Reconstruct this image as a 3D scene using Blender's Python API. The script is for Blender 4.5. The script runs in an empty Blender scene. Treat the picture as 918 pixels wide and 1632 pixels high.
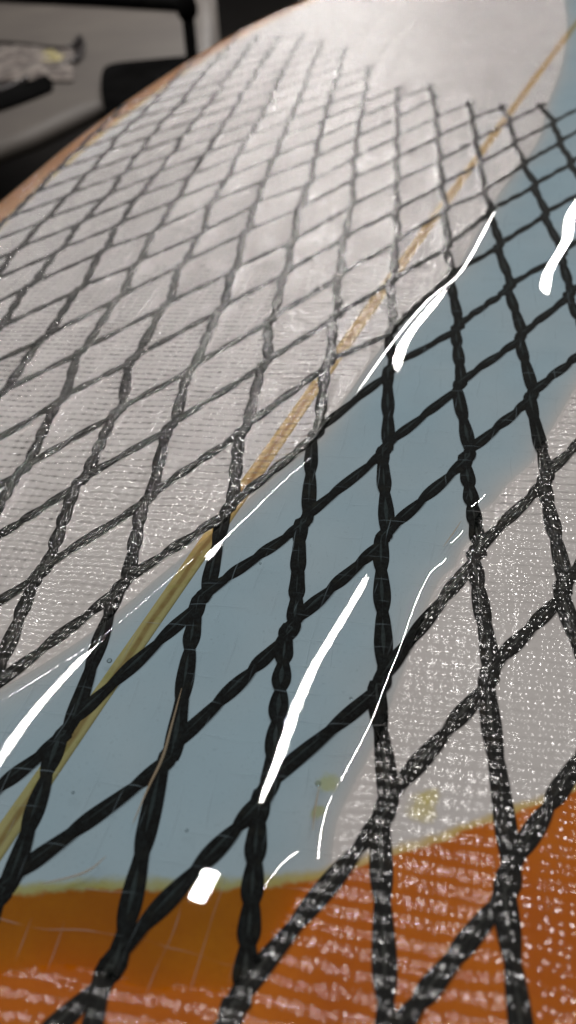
import bpy, math, random
import numpy as np
from mathutils import Vector, Matrix
rng = np.random.RandomState(7)
random.seed(7)
sc = bpy.context.scene
C = bpy.data.collections.new('scene_collection'); sc.collection.children.link(C)

# ------------------------------------------------------------------ camera
F = 1300.0                                     # focal length in pixels of the 918 x 1632 photograph
CAM = np.array([0.08229, 0.0, 0.12369])
R = np.array([[0.91779, 0.3839, -0.10145], [0.17763, -0.62544, -0.75979], [-0.35513, 0.6793, -0.64221]])
cam = bpy.data.cameras.new('camera'); co = bpy.data.objects.new('camera', cam); C.objects.link(co)
cam.sensor_fit = 'VERTICAL'; cam.sensor_height = 24.0; cam.lens = F/1632*24.0
cam.clip_start = 0.005; cam.clip_end = 60
m3 = Matrix((tuple(R[0]), tuple(-R[1]), tuple(-R[2]))).transposed()
co.matrix_world = Matrix.Translation(Vector(CAM)) @ m3.to_4x4()
cam.dof.use_dof = True; cam.dof.focus_distance = 0.178
cam.dof.aperture_fstop = cam.lens/1000/0.0019
sc.camera = co
sc.view_settings.view_transform = 'Standard'; sc.view_settings.look = 'None'
sc.view_settings.exposure = 0.0; sc.view_settings.gamma = 1.0
sc.render.engine = 'CYCLES'
sc.cycles.max_bounces = 8; sc.cycles.transparent_max_bounces = 16
sc.cycles.sample_clamp_indirect = 4.0; sc.cycles.caustics_reflective = False
sc.cycles.use_denoising = True

# ------------------------------------------------------------------ light: a dim workshop with ceiling tubes, plus one added for cloth glints
w = bpy.data.worlds.new('World'); sc.world = w; w.use_nodes = True
bg = w.node_tree.nodes['Background']; bg.inputs[0].default_value = (1.0, 0.93, 0.87, 1); bg.inputs[1].default_value = 0.125
def tube(x, y0, y1, wid, rad, z=1.4, col=(1.0, 0.955, 0.925), shape='RECTANGLE'):
    l = bpy.data.lights.new('ceiling_or_extra_tube', 'AREA'); l.shape = shape
    l.size = wid; l.size_y = abs(y1-y0); l.color = col
    l.energy = rad*math.pi*l.size*l.size_y            # radiance -> watts
    o = bpy.data.objects.new('ceiling_or_extra_tube', l); C.objects.link(o); o.location = (x, (y0+y1)/2, z)
    return o
tube(-0.462, 0.74, 1.42, 0.0065, 300, shape='ELLIPSE')
tube(-0.31, 3.32, 4.70, 0.014, 200)
tube(-0.715, 2.50, 3.26, 0.009, 260, shape='ELLIPSE')
tube(-1.05, 0.60, 1.03, 0.0042, 300, shape='ELLIPSE')
tube(-0.492, 0.50, 0.562, 0.031, 200)
tube(-0.32, 0.55, 0.64, 0.010, 200)
tube(-0.92, 1.40, 2.0, 0.010, 240)
tube(-1.5, 3.0, 5.2, 0.16, 85)
tube(-1.45, 0.6, 1.8, 0.010, 360)  # extra tube, added to make more of the left cloth glint
tube(0.34, 0.75, 1.45, 0.011, 330)

# ------------------------------------------------------------------ helpers
def link(name, me, parent=None, mat=None):
    o = bpy.data.objects.new(name, me); C.objects.link(o)
    if mat is not None: me.materials.append(mat)
    if parent is not None: o.parent = parent
    return o
def mesh(name, v, f, smooth=True):
    me = bpy.data.meshes.new(name)
    v = np.asarray(v, dtype=np.float32); n = len(v)
    me.vertices.add(n); me.vertices.foreach_set('co', v.ravel())
    if isinstance(f, np.ndarray) and f.ndim == 2:
        k = f.shape[1]; tot = np.full(len(f), k, dtype=np.int32); idx = f.astype(np.int32).ravel()
    else:
        tot = np.array([len(x) for x in f], dtype=np.int32); idx = np.array([i for x in f for i in x], dtype=np.int32)
    me.loops.add(len(idx)); me.loops.foreach_set('vertex_index', idx)
    me.polygons.add(len(tot)); st = np.zeros(len(tot), dtype=np.int32); st[1:] = np.cumsum(tot)[:-1]
    me.polygons.foreach_set('loop_start', st); me.polygons.foreach_set('loop_total', tot)
    if smooth: me.polygons.foreach_set('use_smooth', np.ones(len(tot), dtype=bool))
    me.update(calc_edges=True); me.validate(clean_customdata=False)
    return me
def tagged(o, label, cat, kind=None, group=None):
    o['label'] = label; o['category'] = cat
    if kind: o['kind'] = kind
    if group: o['group'] = group
    return o

class NT:                                       # terse node tree builder
    def __init__(s, name):
        s.m = bpy.data.materials.new(name); s.m.use_nodes = True; s.t = s.m.node_tree; s.t.nodes.clear()
        s.out = s.t.nodes.new('ShaderNodeOutputMaterial')
    def n(s, typ, **kw):
        nd = s.t.nodes.new(typ)
        for k, v in kw.items():
            if k == 'ins':
                for kk, vv in v.items(): s.set(nd.inputs[kk], vv)
            else: setattr(nd, k, v)
        return nd
    def set(s, sock, v):
        if isinstance(v, bpy.types.NodeSocket): s.t.links.new(v, sock)
        else: sock.default_value = v
    def math(s, op, a, b=0.0, c=0.0, clamp=False):
        nd = s.n('ShaderNodeMath', operation=op, use_clamp=clamp)
        for i, v in enumerate((a, b, c)): s.set(nd.inputs[i], v)
        return nd.outputs[0]
    def mix(s, f, a, b):
        nd = s.n('ShaderNodeMix', data_type='RGBA', blend_type='MIX'); nd.clamp_factor = True
        s.set(nd.inputs[0], f)
        for i, v in ((6, a), (7, b)):
            s.set(nd.inputs[i], v if isinstance(v, bpy.types.NodeSocket) else (*v, 1.0) if len(v) == 3 else v)
        return nd.outputs[2]
    def noise(s, vec, scale, detail=2.0, rough=0.5, col=False):
        nd = s.n('ShaderNodeTexNoise', ins={'Scale': scale, 'Detail': detail, 'Roughness': rough}); s.set(nd.inputs['Vector'], vec)
        return nd.outputs['Color' if col else 0]
    def ramp(s, v, lo, hi):
        nd = s.n('ShaderNodeMapRange', interpolation_type='SMOOTHSTEP'); nd.clamp = True
        s.set(nd.inputs[0], v); s.set(nd.inputs[1], lo); s.set(nd.inputs[2], hi)
        return nd.outputs[0]
    def pos(s):
        tc = s.n('ShaderNodeTexCoord'); sx = s.n('ShaderNodeSeparateXYZ'); s.t.links.new(tc.outputs['Object'], sx.inputs[0])
        return tc.outputs['Object'], sx.outputs[0], sx.outputs[1], sx.outputs[2]
    def surf(s, x): s.t.links.new(x, s.out.inputs[0]); return s.m
    def bsdf(s, **ins):
        nd = s.n('ShaderNodeBsdfPrincipled')
        for k, v in ins.items():
            k = k.replace('_', ' ')
            if isinstance(v, tuple) and len(v) == 3 and k != 'Normal': v = (*v, 1.0)
            s.set(nd.inputs[k], v)
        return nd.outputs[0]

# ------------------------------------------------------------------ the board's shape: x across, y along the stringer
RK = 0.02737
_wy = np.array([-0.075, -0.070, -0.055, -0.03, 0.0, 0.05, 0.1, 0.2, 0.3, 0.4, 0.5, 0.6, 0.7, 0.8, 0.9, 1.1, 1.3, 1.5, 1.62, 1.70, 1.74, 1.76])
_ww = np.array([0.060, 0.075, 0.088, 0.100, 0.112, 0.133, 0.153, 0.187, 0.214, 0.236, 0.254, 0.268, 0.279, 0.287, 0.291, 0.288, 0.262, 0.20, 0.14, 0.085, 0.045, 0.012])
def W(y): return np.interp(y, _wy, _ww)+np.interp(y, [0.1, 0.3, 0.5, 0.8, 1.1, 1.5], [0, 0.0115, 0.0165, 0.023, 0.02, 0])
TH = 0.062
def Z0(y): return -RK*(np.asarray(y)-0.1)**2
def deck(x, y):                                  # height of the deck
    x = np.asarray(x, float); y = np.asarray(y, float)
    wd = W(y); r = 0.026
    s = np.clip((np.abs(x)-(wd-0.030))/0.030, 0, 1.0)
    return Z0(y) - 0.022*(1-np.sqrt(np.clip(1-s**3.0, 0, 1)))
def ray(px, py, z=None):
    px = np.asarray(px, float); py = np.asarray(py, float)
    d = np.stack([(px-459)/F, (py-816)/F, np.ones_like(px)], -1) @ R
    if z is not None: return CAM + d*((z-CAM[2])/d[..., 2])[..., None]
    t = -CAM[2]/d[..., 2]
    for _ in range(30):
        P = CAM + d*t[..., None]; t = t + (P[..., 2]-Z0(P[..., 1]))/(-d[..., 2])*.7
    return CAM + d*t[..., None]

# ------------------------------------------------------------------ polygon tools
def sdf(poly, P, chunk=40000):                   # >0 inside
    poly = np.asarray(poly); out = np.empty(len(P)); a = poly; b = np.roll(poly, -1, 0)
    for i in range(0, len(P), chunk):
        p = P[i:i+chunk][:, None, :]; ab = (b-a)[None]; ap = p-a[None]
        t = np.clip((ap*ab).sum(-1)/((ab*ab).sum(-1)+1e-18), 0, 1)
        d = np.sqrt(((ap-ab*t[..., None])**2).sum(-1)).min(1)
        px, py = p[..., 0], p[..., 1]
        cr = ((a[None, :, 1] > py) != (b[None, :, 1] > py)) & (px < (b-a)[None, :, 0]*(py-a[None, :, 1])/((b-a)[None, :, 1]+1e-18)+a[None, :, 0])
        out[i:i+chunk] = np.where(cr.sum(1) % 2 == 1, d, -d)
    return out
def catmull(P, n=12, closed=False):
    P = np.asarray(P, float); m = len(P); out = []
    segs = range(m) if closed else range(m-1)
    for i in segs:
        if closed: p0, p1, p2, p3 = P[(i-1) % m], P[i], P[(i+1) % m], P[(i+2) % m]
        else: p0, p1, p2, p3 = P[max(i-1, 0)], P[i], P[i+1], P[min(i+2, m-1)]
        t = np.linspace(0, 1, n, endpoint=False)[:, None]
        out.append(0.5*((2*p1)+(-p0+p2)*t+(2*p0-5*p1+4*p2-p3)*t**2+(-p0+3*p1-3*p2+p3)*t**3))
    if not closed: out.append(P[-1:])
    return np.concatenate(out)

POOL_L = [(900, -30), (897, 0), (902, 45), (893, 105), (870, 170), (856, 225), (800, 300), (762, 368), (722, 436), (672, 478), (622, 535), (560, 620), (502, 702), (430, 765), (350, 840), (255, 918), (160, 998), (80, 1052), (0, 1100), (-90, 1150)]
POOL_R = [(-90, 1560), (0, 1552), (90, 1538), (160, 1548), (230, 1575), (300, 1572), (360, 1578), (392, 1556), (418, 1520), (450, 1470), (485, 1415), (512, 1375), (520, 1330), (532, 1280), (570, 1205), (598, 1150), (612, 1112), (628, 1070), (648, 1020), (668, 965), (692, 915), (716, 893), (726, 868), (746, 845), (752, 815), (778, 792), (800, 765), (842, 728), (850, 708), (878, 665), (912, 608), (960, 560), (1060, 480), (1160, 330), (1160, 160), (1100, 60), (1040, -30)]
pl = ray(*np.array(POOL_L, float).T)[:, :2]; pr = ray(*np.array(POOL_R, float).T)[:, :2]
_m = np.array([600 < q_[1] < 1390 and q_[0] > 500 for q_ in POOL_R]); pr[_m] += np.array([0.0017, -0.0013])
POOL = catmull(np.concatenate([pl, pr]), 5, closed=True)
far = POOL[:, 1] > 0.45

# ------------------------------------------------------------------ net lattice
E1 = np.array([-0.01059, -0.03231]); E2 = np.array([0.00959, -0.03219]); O = np.array([0.0494, 0.1602])
N = {
0:{-10:(690,157),-9:(694,188),-8:(697,219),-7:(700,257),-6:(703,295),-5:(709,335),-4:(713,393),-3:(719,439),-2:(729,522),-1:(732,614),0:(745,727),1:(759,883),2:(779,1079),3:(809,1403)},
-1:{-9:(747,165),-8:(753,190),-7:(758,224),-6:(765,262),-5:(772,305),-4:(782,337),-3:(795,392),-2:(812,457),-1:(830,537),0:(847,631),1:(869,763),2:(898,939)},
-2:{-8:(800,170),-7:(812,195),-6:(820,228),-5:(835,262),-4:(852,296),-3:(869,342),-2:(895,405),-1:(908,469)},
1:{-6:(632,335),-5:(632,385),-4:(625,448),-3:(623,528),-2:(622,590),-1:(614,716),0:(612,858),1:(606,1088),2:(613,1290)},
2:{-8:(563,285),-7:(559,329),-6:(549,379),-5:(540,440),-4:(535,505),-3:(523,580),-2:(503,692),-1:(485,830),0:(463,1003),1:(423,1262)},
3:{-9:(493,292),-8:(478,332),-7:(466,385),-6:(456,435),-5:(432,510),-4:(422,580),-3:(388,685),-2:(364,812),-1:(322,955),0:(268,1205),1:(178,1540)},
4:{-9:(409,325),-8:(392,370),-7:(374,430),-6:(352,493),-5:(305,588),-4:(272,680),-3:(235,795),-2:(195,933),-1:(105,1165),0:(5,1420)},
5:{-10:(338,323),-9:(322,372),-8:(290,422),-7:(265,487),-6:(212,573),-5:(188,656),-4:(128,768),-3:(67,910)},
6:{-10:(249,367),-9:(219,420),-8:(190,475),-7:(130,560),-6:(97,638),-5:(35,750)},
7:{-10:(165,400),-9:(128,460)},
}
keys = []; resv = []
for a in N:
    for b in N[a]:
        p = ray(np.array(float(N[a][b][0])), np.array(float(N[a][b][1])))[:2]
        keys.append((a, b)); resv.append(p-(O+a*E1+b*E2))
keys_a = np.array(keys, float); resv = np.array(resv); known = {k: v for k, v in zip(keys, resv)}
jit = {}
def node(a, b):
    if (a, b) in known: r = known[(a, b)]
    else:
        d2 = ((keys_a-np.array([a, b]))**2).sum(1); wt = np.exp(-d2/2.5); r = (wt[:, None]*resv).sum(0)/(wt.sum()+0.15)
        if (a, b) not in jit: jit[(a, b)] = rng.normal(0, 0.0006, 2)
        r = r+jit[(a, b)]
    return O+a*E1+b*E2+r
def exists(a, b):
    p = O+a*E1+b*E2
    if p[1] < -0.03: return False
    if p[1] > np.interp(p[0], [-0.257, -0.241, -0.219, -0.19, -0.152, -0.113, -0.077, 0.0, 0.05], [0.722, 0.725, 0.721, 0.689, 0.632, 0.569, 0.518, 0.482, 0.48])+0.008: return False
    return abs(p[0]) < W(p[1])-0.017 and p[0] < 0.16

# ------------------------------------------------------------------ materials of the board
ORANGE_PX = [(-120, 1430), (0, 1424), (150, 1413), (300, 1413), (420, 1408), (520, 1392), (600, 1368), (700, 1338), (780, 1308), (918, 1258), (1050, 1200)]
op = ray(*np.array(ORANGE_PX, float).T)[:, :2]
def board_paint():
    t = NT('board_paint'); P, x, y, z = t.pos()
    ramp = t.n('ShaderNodeFloatCurve'); cv = ramp.mapping.curves[0]     # boundary y as a function of x
    xs = (op[:, 0]+0.02)/0.14; ys = op[:, 1]/0.12
    pts = sorted([(float(a), float(b)) for a, b in zip(xs, ys) if 0 <= a <= 1])
    cv.points[0].location = (0.0, pts[0][1]-0.02); cv.points[1].location = (1.0, pts[-1][1]+0.08)
    for a, b in pts: cv.points.new(a, b)
    ramp.mapping.update()
    t.set(ramp.inputs['Value'], t.math('DIVIDE', t.math('ADD', x, 0.02), 0.14, clamp=True))
    yb = t.math('MULTIPLY', ramp.outputs[0], 0.12)
    nz = t.math('MULTIPLY', t.math('SUBTRACT', t.noise(P, 260, 3, 0.6), 0.5), 0.0026)
    d = t.math('ADD', t.math('SUBTRACT', yb, y), nz)                     # >0: orange side
    # rail lap: distance from the outline
    wc = t.n('ShaderNodeFloatCurve'); cv = wc.mapping.curves[0]
    yy = np.linspace(-0.1, 1.8, 24)
    cv.points[0].location = (0, float(W(yy[0])/0.4)); cv.points[1].location = (1, float(W(yy[-1])/0.4))
    for v in yy[1:-1]: cv.points.new(float((v+0.1)/1.9), float(W(v)/0.4))
    wc.mapping.update(); t.set(wc.inputs['Value'], t.math('DIVIDE', t.math('ADD', y, 0.1), 1.9, clamp=True))
    wr = t.math('MULTIPLY', wc.outputs[0], 0.4)
    lap = t.math('SUBTRACT', 0.029, t.math('SUBTRACT', wr, t.math('ABSOLUTE', x)))
    lap = t.math('MULTIPLY', t.math('ADD', lap, nz), 0.5)
    lap = t.math('MAXIMUM', lap, t.math('MULTIPLY', t.math('ADD', z, 0.024), -1.0))
    d = t.math('MAXIMUM', d, lap)
    fo = t.ramp(d, -0.0002, 0.0011); fy = t.ramp(d, -0.0022, -0.0002)
    big = t.noise(P, 45, 3, 0.6); fine = t.noise(P, 900, 2, 0.6)
    white = t.mix(t.ramp(big, 0.3, 0.7), (0.52, 0.502, 0.49), (0.55, 0.534, 0.522))
    # pinholes and blank grain
    pin = t.ramp(t.noise(P, 1500, 1, 0.5), 0.66, 0.74)
    white = t.mix(t.math('MULTIPLY', pin, 0.35), white, (0.36, 0.36, 0.36))
    orange = t.mix(t.ramp(big, 0.25, 0.75), (0.42, 0.100, 0.002), (0.53, 0.150, 0.003))
    orange = t.mix(t.math('MULTIPLY', fine, 0.35), orange, (0.28, 0.042, 0.002))
    col = t.mix(t.math('MULTIPLY', fy, t.math('ADD', 0.45, t.math('MULTIPLY', t.noise(P, 160, 2), 0.6))), white, (0.50, 0.33, 0.02))
    orange = t.mix(t.ramp(lap, -0.0004, 0.0008), orange, t.mix(big, (0.36, 0.16, 0.055), (0.43, 0.21, 0.085)))   # thin lap of colour on the rail, paled to paint in the grazing sheen
    col = t.mix(fo, col, orange)
    # little smears of yellow paint that ran past the edge
    for (sx, sy), rad in (((520, 1245), 0.0022), ((672, 1288), 0.0032), ((690, 1270), 0.0022), ((508, 1292), 0.0012)):
        q = ray(np.array(float(sx)), np.array(float(sy)))
        dd = t.math('SQRT', t.math('ADD', t.math('POWER', t.math('SUBTRACT', x, float(q[0])), 2.0), t.math('POWER', t.math('SUBTRACT', y, float(q[1])), 2.0)))
        dd = t.math('ADD', dd, t.math('MULTIPLY', nz, 1.8))
        col = t.mix(t.math('MULTIPLY', t.math('SUBTRACT', 1.0, t.ramp(dd, rad*0.25, rad)), 0.5), col, (0.50, 0.42, 0.04))
    return t.surf(t.bsdf(Base_Color=col, Roughness=0.7, Specular_IOR_Level=0.0))   # its own gloss is drowned in resin
def wood():
    t = NT('stringer_wood'); P, x, y, z = t.pos()
    mp = t.n('ShaderNodeMapping'); t.t.links.new(P, mp.inputs[0]); mp.inputs['Scale'].default_value = (1, 0.08, 1)
    g = t.noise(mp.outputs[0], 2600, 3, 0.6); g2 = t.noise(P, 350, 3, 0.6)
    off = t.math('ADD', x, t.math('MULTIPLY', t.math('SUBTRACT', t.noise(P, 70, 2), 0.5), 0.0016))
    c = t.mix(g, (0.42, 0.27, 0.085), (0.60, 0.44, 0.19))
    core = t.math('SUBTRACT', 1.0, t.ramp(t.math('ABSOLUTE', off), 0.00025, 0.0010))
    c = t.mix(t.math('MULTIPLY', core, t.math('ADD', 0.25, t.math('MULTIPLY', g2, 0.8))), c, (0.22, 0.09, 0.018))
    bl = t.ramp(t.noise(P, 420, 2), 0.55, 0.7)
    c = t.mix(t.math('MULTIPLY', bl, 0.4), c, (0.34, 0.26, 0.06))
    return t.surf(t.bsdf(Base_Color=c, Roughness=0.7, Specular_IOR_Level=0.0))
def twine():
    t = NT('black_twine'); P, x, y, z = t.pos()
    n1 = t.noise(P, 1400, 3, 0.6); n2 = t.noise(P, 300, 2)
    c = t.mix(t.ramp(n1, 0.35, 0.75), (0.0015, 0.002, 0.002), (0.014, 0.016, 0.015))
    c = t.mix(t.ramp(n2, 0.5, 0.8), c, (0.018, 0.015, 0.010))
    c = t.mix(t.math('MULTIPLY', t.n('ShaderNodeAttribute', attribute_name='core').outputs['Fac'], 0.8), c, t.mix(n1, (0.012, 0.014, 0.013), (0.075, 0.08, 0.072)))
    bp = t.n('ShaderNodeBump', ins={'Strength': 0.5, 'Distance': 0.0001}); t.t.links.new(n1, bp.inputs['Height'])
    return t.surf(t.bsdf(Base_Color=c, Roughness=0.45, Normal=bp.outputs[0], Specular_IOR_Level=0.0))
def laminate():
    """wetted glass cloth: clear, slightly milky, its surface rises and falls with every thread"""
    t = NT('glass_cloth_laminate'); P, x, y, z = t.pos()
    at = t.n('ShaderNodeAttribute', attribute_name='soaked')
    sk = t.math('ADD', at.outputs['Fac'], t.math('MULTIPLY', t.math('SUBTRACT', t.noise(P, 500, 2), 0.5), 0.0022))
    dry = t.math('SUBTRACT', 1.0, t.ramp(sk, -0.0011, 0.0002))
    wob = t.noise(P, 60, 1, 0.5, col=True); sep = t.n('ShaderNodeSeparateXYZ'); t.t.links.new(wob, sep.inputs[0])
    wob2 = t.noise(P, 700, 2, 0.5, col=True); sep2 = t.n('ShaderNodeSeparateXYZ'); t.t.links.new(wob2, sep2.inputs[0])
    k1, k2 = math.pi/0.00124, math.pi/0.00142
    def phase(u, i):
        a = t.math('ADD', u, t.math('MULTIPLY', t.math('SUBTRACT', sep.outputs[i], 0.5), 0.0026))
        a = t.math('ADD', a, t.math('MULTIPLY', t.math('SUBTRACT', sep2.outputs[i], 0.5), 0.00025))
        return t.math('MULTIPLY', a, (k1, k2)[i])
    ca, sa = 0.985, 0.174                        # the cloth lies slightly askew
    u = t.math('ADD', t.math('MULTIPLY', x, ca), t.math('MULTIPLY', y, sa))
    v = t.math('SUBTRACT', t.math('MULTIPLY', y, ca), t.math('MULTIPLY', x, sa))
    pu, pv = phase(u, 0), phase(v, 1)
    wn = t.n('ShaderNodeTexWhiteNoise', noise_dimensions='2D'); cc = t.n('ShaderNodeCombineXYZ')
    t.set(cc.inputs[0], t.math('FLOOR', t.math('ADD', t.math('DIVIDE', pu, math.pi), 0.5))); t.set(cc.inputs[1], t.math('FLOOR', t.math('ADD', t.math('DIVIDE', pv, math.pi), 0.5)))
    t.t.links.new(cc.outputs[0], wn.inputs['Vector']); sw = t.n('ShaderNodeSeparateXYZ'); t.t.links.new(wn.outputs['Color'], sw.inputs[0])
    wc1 = t.n('ShaderNodeTexWhiteNoise', noise_dimensions='1D'); t.set(wc1.inputs['W'], t.math('FLOOR', t.math('ADD', t.math('DIVIDE', pu, math.pi), 0.5)))
    thread = t.math('MULTIPLY', t.math('SUBTRACT', wc1.outputs['Value'], 0.5), 0.24)     # each warp thread leans a little its own way
    amp = t.math('MULTIPLY', t.math('ADD', 0.55, t.math('MULTIPLY', t.ramp(t.noise(P, 65, 2), 0.3, 0.65), 0.45)), 0.20)
    hx = t.math('MULTIPLY', t.math('MULTIPLY', t.math('SINE', pu), t.math('ABSOLUTE', t.math('SINE', pu))), amp)
    hy = t.math('MULTIPLY', t.math('MULTIPLY', t.math('SINE', pv), t.math('ABSOLUTE', t.math('SINE', pv))), t.math('MULTIPLY', amp, 2.6))
    hn = t.noise(P, 190, 1, 0.5, col=True); s3 = t.n('ShaderNodeSeparateXYZ'); t.t.links.new(hn, s3.inputs[0])
    hx = t.math('ADD', hx, t.math('MULTIPLY', t.math('SUBTRACT', s3.outputs[0], 0.5), 0.24))
    hy = t.math('ADD', hy, t.math('MULTIPLY', t.math('SUBTRACT', s3.outputs[1], 0.5), 0.24))
    hx = t.math('ADD', hx, t.math('ADD', thread, t.math('MULTIPLY', t.math('SUBTRACT', sw.outputs[0], 0.5), 0.22)))
    hy = t.math('ADD', hy, t.math('MULTIPLY', t.math('SUBTRACT', sw.outputs[1], 0.5), 0.26))
    # back to x, y
    gx = t.math('SUBTRACT', t.math('MULTIPLY', hx, ca), t.math('MULTIPLY', hy, sa))
    gy = t.math('ADD', t.math('MULTIPLY', hx, sa), t.math('MULTIPLY', hy, ca))
    cmb = t.n('ShaderNodeCombineXYZ'); t.set(cmb.inputs[0], gx); t.set(cmb.inputs[1], gy)
    geo = t.n('ShaderNodeNewGeometry')
    add = t.n('ShaderNodeVectorMath', operation='ADD'); t.t.links.new(geo.outputs['Normal'], add.inputs[0]); t.t.links.new(cmb.outputs[0], add.inputs[1])
    nrm = t.n('ShaderNodeVectorMath', operation='NORMALIZE'); t.t.links.new(add.outputs[0], nrm.inputs[0])
    fr = t.n('ShaderNodeFresnel', ins={'IOR': 1.5, 'Normal': nrm.outputs[0]})
    gl = t.n('ShaderNodeBsdfGlossy', ins={'Roughness': 0.11, 'Color': (1, 1, 1, 1), 'Normal': nrm.outputs[0]})
    tr = t.n('ShaderNodeBsdfTransparent', ins={'Color': (1, 1, 1, 1)})
    df = t.n('ShaderNodeBsdfDiffuse', ins={'Color': (0.6, 0.58, 0.57, 1)})
    # stray shiny threads that still show under the resin
    def lines(uu, vv, per, wd, seed):
        ofs = t.math('MULTIPLY', t.math('SUBTRACT', t.noise(P, 30+seed, 2), 0.5), 0.006)
        q = t.math('DIVIDE', t.math('ADD', uu, ofs), per)
        cell = t.math('FLOOR', q); fr_ = t.math('ABSOLUTE', t.math('SUBTRACT', t.math('FRACT', q), 0.5))
        ln = t.math('SUBTRACT', 1.0, t.ramp(fr_, wd*0.3, wd))
        cv = t.n('ShaderNodeCombineXYZ'); t.set(cv.inputs[0], t.math('MULTIPLY', cell, 7.31)); t.set(cv.inputs[1], t.math('MULTIPLY', vv, 90.0)); t.set(cv.inputs[2], float(seed))
        br = t.ramp(t.noise(cv.outputs[0], 1.0, 2), 0.47, 0.66)
        return t.math('MULTIPLY', ln, br)
    l = t.math('MAXIMUM', lines(u, v, 0.0053, 0.03, 3), lines(v, u, 0.0061, 0.026, 9))
    milk = t.math('ADD', t.math('MULTIPLY', dry, 0.014), t.math('MULTIPLY', t.math('MULTIPLY', l, t.math('SUBTRACT', 1.0, dry)), 0.22))
    m1 = t.n('ShaderNodeMixShader'); t.set(m1.inputs[0], milk); t.t.links.new(tr.outputs[0], m1.inputs[1]); t.t.links.new(df.outputs[0], m1.inputs[2])
    m2 = t.n('ShaderNodeMixShader'); t.set(m2.inputs[0], t.math('MULTIPLY', t.math('MULTIPLY', fr.outputs[0], dry), t.math('SUBTRACT', 1.0, geo.outputs['Backfacing']))); t.t.links.new(m1.outputs[0], m2.inputs[1]); t.t.links.new(gl.outputs[0], m2.inputs[2])
    return t.surf(m2.outputs[0])
def resin():
    t = NT('blue_tinted_resin'); P, x, y, z = t.pos()
    fr = t.n('ShaderNodeFresnel', ins={'IOR': 1.52})
    gl = t.n('ShaderNodeBsdfGlossy', ins={'Roughness': 0.013, 'Color': (1, 1, 1, 1)})
    dp = t.n('ShaderNodeAttribute', attribute_name='depth').outputs['Fac']     # deeper resin is bluer
    dp = t.math('MULTIPLY', dp, t.math('ADD', 0.80, t.math('MULTIPLY', t.ramp(t.noise(P, 16, 4, 0.65), 0.3, 0.7), 0.28)))
    sp = t.ramp(t.noise(P, 1700, 1, 0.5), 0.70, 0.76)                           # specks in the mix
    c = t.mix(dp, (0.93, 0.94, 0.94), (0.725, 0.875, 0.955))
    c = t.mix(t.math('MULTIPLY', sp, 0.35), c, (0.5, 0.56, 0.6))
    tr = t.n('ShaderNodeBsdfTransparent'); t.t.links.new(c, tr.inputs[0])
    geo = t.n('ShaderNodeNewGeometry')
    m = t.n('ShaderNodeMixShader'); t.set(m.inputs[0], t.math('MULTIPLY', fr.outputs[0], t.math('SUBTRACT', 1.0, geo.outputs['Backfacing']))); t.t.links.new(tr.outputs[0], m.inputs[1]); t.t.links.new(gl.outputs[0], m.inputs[2])
    return t.surf(m.outputs[0])

# ------------------------------------------------------------------ surfboard (a thing; everything laminated into it is a part)
board = bpy.data.objects.new('surfboard', None); C.objects.link(board)
tagged(board, 'white surfboard with orange tail, black diamond netting and a glossy wet blue resin band', 'surfboard')

ys = np.unique(np.concatenate([np.linspace(-0.075, 0.3, 60), np.linspace(0.3, 1.0, 60), np.linspace(1.0, 1.76, 50)]))
prof = []
for s in np.linspace(-1, 1, 61):
    sg = math.copysign(1, s); a = abs(s)
    prof.append((sg*(1-(1-a)**1.8), 'd'))
nb = 24
V = []
for y in ys:
    wd = W(y); z0 = Z0(y); row = []
    for s in np.linspace(-1, 1, 81):
        xx = wd*math.sin(s*math.pi/2) if abs(s) < 1 else wd*s
        row.append((xx, y, float(deck(xx, y))))
    th = TH*min(1.0, 0.35+2.0*wd)
    for k in range(1, nb):
        a = math.pi*k/nb; xx = wd*math.cos(a)
        zb = z0-0.022-(th-0.022)*(math.sin(a)**0.6)
        row.append((xx, y, zb))
    V += row
n = 81+nb-1; Fc = []
for j in range(len(ys)-1):
    for i in range(n):
        i2 = (i+1) % n
        Fc.append((j*n+i, j*n+i2, (j+1)*n+i2, (j+1)*n+i))
Fc.append(tuple(range(n-1, -1, -1))); Fc.append(tuple((len(ys)-1)*n+i for i in range(n)))
body = link('foam_core', mesh('foam_core', V, Fc), board, board_paint())
bm_ = body.data
# stringer
sy = np.linspace(-0.06, 1.7, 500); V = []; Fc = []
for i, y in enumerate(sy):
    z = float(Z0(y)); wv = 0.0021+0.0001*math.sin(y*60)
    for dx, dz in ((-wv, -0.004), (-wv, 0.00004), (-wv*0.7, 0.00012), (wv*0.7, 0.00012), (wv, 0.00004), (wv, -0.004)): V.append((dx, y, z+dz))
for i in range(len(sy)-1):
    for k in range(5): Fc.append((i*6+k, i*6+k+1, (i+1)*6+k+1, (i+1)*6+k))
link('wooden_stringer', mesh('stringer', V, Fc, False), board, wood())

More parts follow.
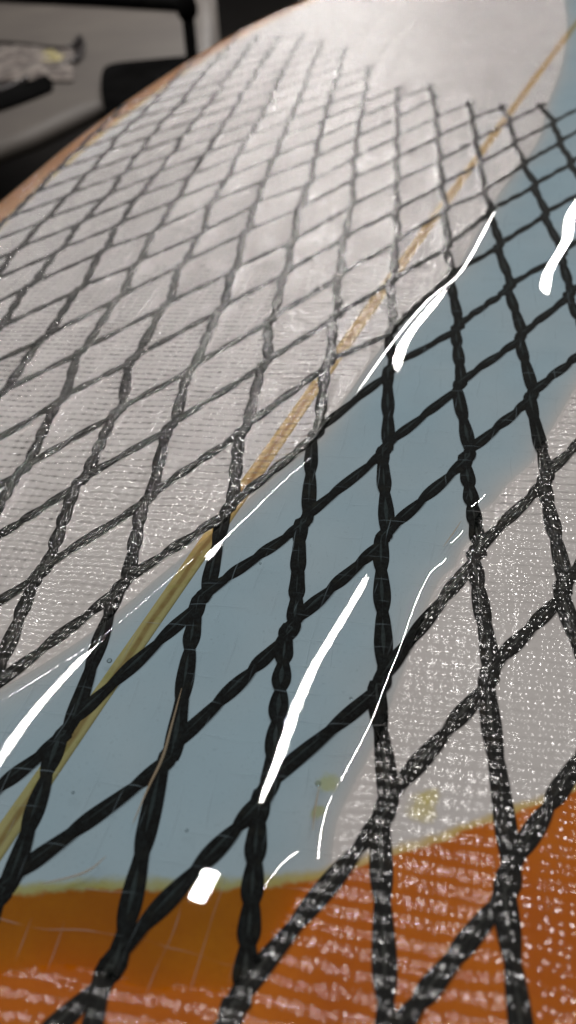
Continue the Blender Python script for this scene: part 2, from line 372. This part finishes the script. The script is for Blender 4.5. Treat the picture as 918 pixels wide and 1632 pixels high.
# netting: every cord is a mesh of its own, two flat yarns twisted round each other
net = bpy.data.objects.new('netting', None); C.objects.link(net); net.parent = board
tw = twine()
BIS = (E1+E2)/np.linalg.norm(E1+E2)
def cord_path(idx, fam):
    runs = []; cur = []
    for t_ in range(-44, 24):
        a, b = (idx, t_) if fam == 'A' else (t_, idx)
        if exists(a, b): cur.append((a, b))
        elif cur: runs.append(cur); cur = []
    if cur: runs.append(cur)
    return [r for r in runs if len(r) > 1]
def twist(path, seed, wf=1.0):
    rs = np.random.RandomState(seed)
    c = catmull(path, 26); d = np.r_[0, np.cumsum(np.linalg.norm(np.diff(c, axis=0), axis=1))]
    L = d[-1]; n = max(8, int(L/0.00065)); s = np.linspace(0, L, n)
    x = np.interp(s, d, c[:, 0]); y = np.interp(s, d, c[:, 1])
    tx = np.gradient(x); ty = np.gradient(y); l = np.hypot(tx, ty)+1e-12; tx /= l; ty /= l; nx, ny = -ty, tx
    pitch = 0.0125*(1+0.25*np.interp(s, np.linspace(0, L, max(4, int(L/0.02))), rs.randn(max(4, int(L/0.02)))))
    ph = np.cumsum(np.full(n, L/n)/pitch.clip(0.006))*2*math.pi*0.5+rs.rand()*6
    wv = np.interp(s, np.linspace(0, L, max(4, int(L/0.006))), rs.rand(max(4, int(L/0.006))))
    V = []; Fc = []; K = 8
    for yarn in (0, 1, 2):
        pp = ph+(yarn % 2)*math.pi
        off = np.sin(pp)*(0.00050+0.00048*wv); up = np.cos(pp)*0.00012
        hw = (0.00105+0.00034*(1-wv))*(0.95+0.12*np.cos(2*pp+0.7)); ht = 0.00028+0*hw
        if yarn == 2:
            off = off*0; up = up*0+0.00017; hw = 0.00085*np.clip(np.abs(np.sin(pp))-0.45, 0.02, 1)*(0.35+0.9*wv)
        hw = hw*wf*(1-0.08*np.clip((y-0.16)/0.15, 0, 1))*(1+0.7*np.exp(-np.minimum(s, L-s)/0.003)*(y > 0.42))
        hw = hw*np.clip(np.minimum(s, L-s)/0.0012+0.5, 0.5, 1)
        base = len(V)
        cx = x+nx*off; cy = y+ny*off
        cz = deck(cx, cy)+0.00016+up
        for i in range(n):
            for k in range(K):
                a = 2*math.pi*k/K
                V.append((cx[i]+nx[i]*hw[i]*math.cos(a), cy[i]+ny[i]*hw[i]*math.cos(a), cz[i]+ht[i]*math.sin(a)))
        for i in range(n-1):
            for k in range(K):
                k2 = (k+1) % K; Fc.append((base+i*K+k, base+i*K+k2, base+(i+1)*K+k2, base+(i+1)*K+k))
        Fc.append(tuple(base+k for k in range(K-1, -1, -1))); Fc.append(tuple(base+(n-1)*K+k for k in range(K)))
    return V, Fc, np.c_[x, y], n*K*2
centres = []
sd = 0
for fam in 'AB':
    for idx in range(-44, 24):
        for run in cord_path(idx, fam):
            P = []
            for (a, b) in run:
                q = node(a, b); hl = 0.0021
                P += [q-BIS*hl, q+BIS*hl]
            if len(P) > 2:
                # loose ends where the net was cut
                P[0] = P[0]+(P[0]-P[2])*0.05
            P = np.array(P); sd += 1
            V, Fc, cc, ncore = twist(P, sd, 1.0 if fam == 'A' else 0.84)
            V = np.array(V)
            quads = [f for f in Fc if len(f) == 4]; caps = [f for f in Fc if len(f) != 4]
            me = mesh('net_cord', V, quads+caps); at = me.attributes.new('core', 'FLOAT', 'POINT')
            av = np.zeros(len(V), dtype=np.float32); av[ncore:] = 1; at.data.foreach_set('value', av)
            link('net_cord', me, net, tw)
            centres.append(cc)
centres = np.concatenate(centres)

# the laminate: the wetted cloth draped over deck and net
def grid_axes():
    y = [-0.045]
    while y[-1] < 1.2: y.append(y[-1]+(0.0007 if y[-1] < 0.2 else 0.0007+0.004*(y[-1]-0.2)+0.02*max(0, y[-1]-0.7)))
    return np.arange(-0.30, 0.17, 0.0009), np.array(y)
gx, gy = grid_axes()
X, Y = np.meshgrid(gx, gy)
H = np.zeros_like(X)
ok = (np.abs(X) < W(Y)-0.003)
for px, py in centres[::1]:
    i = int((px-gx[0])/0.0009); j = int(np.searchsorted(gy, py))
    i0, i1, j0, j1 = max(i-4, 0), i+5, max(j-5, 0), j+6
    if j >= len(gy) or i < 0 or i >= len(gx): continue
    dd = (X[j0:j1, i0:i1]-px)**2+(Y[j0:j1, i0:i1]-py)**2
    H[j0:j1, i0:i1] = np.maximum(H[j0:j1, i0:i1], np.exp(-dd/(2*0.0015**2)))
S = sdf(POOL, np.c_[X.ravel(), Y.ravel()]).reshape(X.shape)
Zl = deck(X, Y)+0.00026+0.00042*H
idm = np.arange(X.size).reshape(X.shape)
fm = ok[:-1, :-1] & ok[1:, :-1] & ok[:-1, 1:] & ok[1:, 1:]
fq = np.stack([idm[:-1, :-1], idm[:-1, 1:], idm[1:, 1:], idm[1:, :-1]], -1)[fm]
used = np.unique(fq); remap = np.full(X.size, -1); remap[used] = np.arange(len(used))
lam = mesh('glass_cloth', np.c_[X.ravel()[used], Y.ravel()[used], Zl.ravel()[used]], remap[fq])
at = lam.attributes.new('soaked', 'FLOAT', 'POINT'); at.data.foreach_set('value', S.ravel()[used].astype(np.float32))
link('glass_cloth', lam, board, laminate())

# the wet resin band: thick glossy puddle with a rounded edge
def res_axes():
    y = [POOL[:, 1].min()-0.002]
    while y[-1] < POOL[:, 1].max()+0.002: y.append(y[-1]+(0.0005 if y[-1] < 0.18 else 0.0005+0.005*(y[-1]-0.18)))
    return np.arange(POOL[:, 0].min()-0.002, min(POOL[:, 0].max()+0.002, 0.125), 0.0005), np.array(y)
rx, ry = res_axes()
X, Y = np.meshgrid(rx, ry)
S = sdf(POOL, np.c_[X.ravel(), Y.ravel()]).reshape(X.shape)
step = np.maximum(0.0005, np.gradient(ry))[:, None]*np.ones_like(X)
gys, gxs = np.gradient(S, ry, rx)
gl_ = np.hypot(gxs, gys)+1e-9
ring = (S < 0) & (S > -1.6*step)
X2 = np.where(ring, X+(-S)*gxs/gl_, X); Y2 = np.where(ring, Y+(-S)*gys/gl_, Y)
keep = (S >= 0) | ring
E_ = 0.0046
d = np.clip(S, 0, None); u_ = np.clip(d/E_, 0, 1)
Hh = 0.00125*(0.75*np.sin(u_*math.pi/2)+0.25*np.sqrt(np.clip(1-(1-np.clip(u_*4, 0, 1))**2, 0, 1)))
# slow swells left by the squeegee
Hh = Hh+u_*(0.00005*np.sin(X2*85+Y2*30+1.2)*np.sin(Y2*62-0.4)+0.000012*np.sin(X2*200-Y2*120))
Zr = deck(X2, Y2)+0.00022+Hh
idm = np.arange(X.size).reshape(X.shape)
fm = keep[:-1, :-1] & keep[1:, :-1] & keep[:-1, 1:] & keep[1:, 1:]
fq = np.stack([idm[:-1, :-1], idm[:-1, 1:], idm[1:, 1:], idm[1:, :-1]], -1)[fm]
used = np.unique(fq); remap = np.full(X.size, -1); remap[used] = np.arange(len(used))
rs_ = mesh('resin', np.c_[X2.ravel()[used], Y2.ravel()[used], Zr.ravel()[used]], remap[fq])
at = rs_.attributes.new('depth', 'FLOAT', 'POINT'); at.data.foreach_set('value', (1-np.exp(-np.clip(S, 0, None)/0.0035)).ravel()[used].astype(np.float32))
link('wet_resin_band', rs_, board, resin())

# trapped air bubbles and stray fibres on the resin
def bubble_mat():
    t = NT('bubble_skin'); fr = t.n('ShaderNodeFresnel', ins={'IOR': 1.35}); gl = t.n('ShaderNodeBsdfGlossy', ins={'Roughness': 0.05})
    tr = t.n('ShaderNodeBsdfTransparent', ins={'Color': (0.86, 0.88, 0.88, 1)}); m = t.n('ShaderNodeMixShader')
    t.t.links.new(fr.outputs[0], m.inputs[0]); t.t.links.new(tr.outputs[0], m.inputs[1]); t.t.links.new(gl.outputs[0], m.inputs[2]); return t.surf(m.outputs[0])
bmat = bubble_mat()
def ball(c, rad, n=14, m=8):
    V = []; Fc = []
    for j in range(m+1):
        for i in range(n):
            a, b = 2*math.pi*i/n, math.pi*j/m
            V.append((c[0]+rad*math.sin(b)*math.cos(a), c[1]+rad*math.sin(b)*math.sin(a), c[2]+rad*0.7*math.cos(b)))
    for j in range(m):
        for i in range(n): Fc.append((j*n+i, (j+1)*n+i, (j+1)*n+(i+1) % n, j*n+(i+1) % n))
    return V, Fc
for px, py, rad in ((177, 1060, 0.00055), (508, 1256, 0.0005), (416, 905, 0.0003), (300, 1330, 0.0003), (650, 690, 0.00035), (120, 1270, 0.0003), (560, 1120, 0.0003)):
    q = ray(np.array(float(px)), np.array(float(py))); q[2] = float(deck(q[0], q[1]))+0.00135
    V, Fc = ball(q, rad); link('air_bubble', mesh('air_bubble', V, Fc), board, bmat)
def fibre_mat():
    t = NT('pale_fibre'); tr = t.n('ShaderNodeBsdfTransparent'); df = t.n('ShaderNodeBsdfDiffuse', ins={'Color': (0.42, 0.34, 0.24, 1)}); m = t.n('ShaderNodeMixShader', ins={0: 0.45})
    t.t.links.new(tr.outputs[0], m.inputs[1]); t.t.links.new(df.outputs[0], m.inputs[2]); return t.surf(m.outputs[0])
fmat = fibre_mat()
for pts, rad in (([(292, 1105), (276, 1165), (262, 1215), (240, 1262), (215, 1320)], 0.00030), ([(173, 1372), (150, 1392), (122, 1404), (70, 1416)], 0.00022), ([(510, 1262), (503, 1300), (500, 1332)], 0.00020), ([(735, 838), (722, 858), (706, 880)], 0.00016)):
    c = catmull(ray(*np.array(pts, float).T)[:, :2], 10); n = len(c); V = []; Fc = []
    for i in range(n):
        tt = c[min(i+1, n-1)]-c[max(i-1, 0)]; tt /= np.linalg.norm(tt); rr = rad*math.sin(math.pi*(0.06+0.88*i/(n-1)))
        z = float(deck(c[i][0], c[i][1]))+0.00158
        for k in range(6):
            a = math.pi*k/3; V.append((c[i][0]-tt[1]*rr*math.cos(a), c[i][1]+tt[0]*rr*math.cos(a), z+rr*0.4*math.sin(a)))
    for i in range(n-1):
        for k in range(6): Fc.append((i*6+k, i*6+(k+1) % 6, (i+1)*6+(k+1) % 6, (i+1)*6+k))
    link('stray_fibre', mesh('stray_fibre', V, Fc), board, fmat)

# ------------------------------------------------------------------ surroundings, far out of focus
def simple(name, c1, c2, scale=20, rough=0.6, **kw):
    kw.setdefault('Specular_IOR_Level', 0.15)
    t = NT(name); P, x, y, z = t.pos()
    return t.surf(t.bsdf(Base_Color=t.mix(t.ramp(t.noise(P, scale, 4, 0.6), 0.3, 0.7), c1, c2), Roughness=rough, **kw))
fl = mesh('floor', [(-30, -30, -1.0), (30, -30, -1.0), (30, 30, -1.0), (-30, 30, -1.0)], [(0, 1, 2, 3)], False)
f_ = link('floor', fl, None, simple('dark_floor', (0.006, 0.005, 0.005), (0.010, 0.009, 0.008), 3, 0.8)); f_['kind'] = 'structure'
BZ = -0.30
def slab(name, poly, z0, z1, mat, parent=None, r=0.0, n=6):
    """prism over an outline given in pixels, standing on the table top"""
    P = ray(*np.array(poly, float).T, z=z0)[:, :2]
    if r: P = catmull(P, n, closed=True)
    m = len(P); ctr = P.mean(0); inn = ctr+(P-ctr)*0.96; hz = z1-z0
    V = [(p[0], p[1], z0) for p in P]+[(p[0], p[1], z0+hz*0.8) for p in P]+[(p[0], p[1], z1) for p in inn]
    Fc = [tuple(range(m-1, -1, -1)), tuple(2*m+i for i in range(m))]
    for k in (0, 1):
        for i in range(m):
            j = (i+1) % m; Fc.append((k*m+i, k*m+j, (k+1)*m+j, (k+1)*m+i))
    return link(name, mesh(name, V, Fc, False), parent, mat)
bench = slab('work_table', [(-900, 560), (-300, 350), (0, 262), (60, 240), (160, 190), (360, 150), (343, -12), (-900, -12)], BZ-0.03, BZ, simple('grey_table_top', (0.066, 0.058, 0.052), (0.080, 0.071, 0.062), 4, 0.55))
tagged(bench, 'plain dull grey table top behind the board, out of focus', 'table')

def at(px, py, z=BZ): return ray(np.array(float(px)), np.array(float(py)), z=z)
black = simple('matt_black', (0.003, 0.003, 0.003), (0.006, 0.006, 0.006), 9, 0.8, Specular_IOR_Level=0.0)
# black case lying behind the rail
case = slab('black_case', [(163, 150), (166, 122), (180, 112), (230, 106), (330, 100), (420, 120), (420, 200), (300, 230), (180, 200), (168, 178)], BZ+0.001, BZ+0.018, black, None, 1, 4)
tagged(case, 'matt black case with rounded corners lying on the grey table just behind the board rail', 'case')
# long dark box along the back of the table
bk = slab('dark_box', [(-500, 10), (0, 3), (150, 10), (300, 19), (302, -20), (0, -40), (-500, -60)], BZ+0.001, BZ+0.03, black)
tagged(bk, 'long black box along the back edge of the grey table, cut by the frame', 'box')
# stand post with a collar
q = at(309, 120)
_d = ray(np.array(297.0), np.array(0.0), z=-5.0)-CAM; _t = CAM+_d*((q-CAM)[1]/_d[1])
lean = (_t-q)/(_t-q)[2]
def lathe(name, prof, c, mat, parent, n=20):
    V = []; Fc = []
    for r_, z_ in prof:
        for k in range(n):
            a = 2*math.pi*k/n; V.append((c[0]+r_*math.cos(a)+lean[0]*z_, c[1]+r_*math.sin(a)+lean[1]*z_, c[2]+z_))
    m = len(prof)
    for i in range(m-1):
        for k in range(n):
            k2 = (k+1) % n; Fc.append((i*n+k, i*n+k2, (i+1)*n+k2, (i+1)*n+k))
    Fc.append(tuple(range(n-1, -1, -1))); Fc.append(tuple((m-1)*n+k for k in range(n)))
    return link(name, mesh(name, V, Fc), parent, mat)
dist = float(np.linalg.norm(q-CAM)); pr_ = 8.5*dist/F
post = bpy.data.objects.new('stand_post', None); C.objects.link(post)
tagged(post, 'thin black upright post with a thicker collar behind the board rail', 'post')
lathe('pole', [(pr_*2.2, 0.001), (pr_*2.2, 0.006), (pr_, 0.010), (pr_, 0.6)], q, black, post)
hc = (120-42)*dist/F/math.cos(math.radians(14))
lathe('collar', [(pr_*1.02, hc-0.022), (pr_*1.55, hc-0.012), (pr_*1.65, hc), (pr_*1.5, hc+0.010), (pr_*1.02, hc+0.03)], q, black, post)
# tray of crumpled clear film
tray = bpy.data.objects.new('film_tray', None); C.objects.link(tray)
tagged(tray, 'dark rimmed shallow tray holding crumpled clear film on the grey table', 'tray')
trp = [(-160, 66), (-40, 70), (30, 74), (80, 80), (112, 80), (127, 62), (134, 76), (126, 96), (96, 110), (60, 118), (0, 150), (-160, 190)]
dk = simple('dark_plastic', (0.012, 0.010, 0.010), (0.022, 0.018, 0.018), 12, 0.35)
slab('tray_base', trp, BZ+0.001, BZ+0.004, dk, tray, 1, 4)
Pp = catmull(ray(*np.array(trp, float).T, z=BZ+0.004), 6, closed=True)
V = []; Fc = []; m = len(Pp); kk = 8
for i in range(m):
    tt = Pp[(i+1) % m]-Pp[i-1]; tt /= np.linalg.norm(tt); nn = np.array([-tt[1], tt[0], 0])
    for k in range(kk):
        a = 2*math.pi*k/kk; V.append(Pp[i]+nn*0.005*math.cos(a)+np.array([0, 0, 0.006+0.006*math.sin(a)]))
for i in range(m):
    for k in range(kk):
        k2 = (k+1) % kk; j = (i+1) % m; Fc.append((i*kk+k, i*kk+k2, j*kk+k2, j*kk+k))
link('tray_rim', mesh('tray_rim', V, Fc), tray, dk)
# the film: a crumpled sheet inside the tray
from mathutils import noise as mn
def crumple(name, x0, y0, x1, y1, hh, mat, seed, parent, n=46):
    V = []
    for j in range(n):
        for i in range(n):
            u, v = i/(n-1), j/(n-1)
            p = at(x0+(x1-x0)*u, y0+(y1-y0)*v)
            e = math.sin(math.pi*u)**0.5*math.sin(math.pi*v)**0.5
            h = mn.turbulence(Vector((u*6+seed, v*3.5, seed)), 4, True)
            V.append((p[0], p[1], BZ+0.006+e*hh*(0.25+h)))
    Fc = [(j*n+i, j*n+i+1, (j+1)*n+i+1, (j+1)*n+i) for j in range(n-1) for i in range(n-1)]
    return link(name, mesh(name, V, Fc, False), parent, mat)
film = simple('clear_film', (0.07, 0.058, 0.055), (0.22, 0.195, 0.175), 30, 0.12)
yel = simple('yellowish_glint', (0.25, 0.22, 0.10), (0.38, 0.34, 0.18), 60, 0.12)
fo = crumple('crumpled_film', -120, 76, 118, 132, 0.020, film, 3.1, None)
tagged(fo, 'crumpled clear plastic film heaped in the dark rimmed tray', 'plastic film')
fy = crumple('film_glint', 58, 90, 106, 106, 0.018, yel, 8.4, None, 24)  # the film's yellowish glint, put in as a small pale coloured sheet
tagged(fy, 'small pale yellow patch standing in for a glint on the film at the right end of the tray', 'glint patch')
bar = slab('black_bar', [(-200, 200), (0, 152), (70, 126), (82, 128), (84, 142), (74, 150), (0, 178), (-200, 240)], BZ+0.001, BZ+0.010, black, None, 1, 4)
tagged(bar, 'flat black bar lying on the grey table in front of the film tray', 'bar')
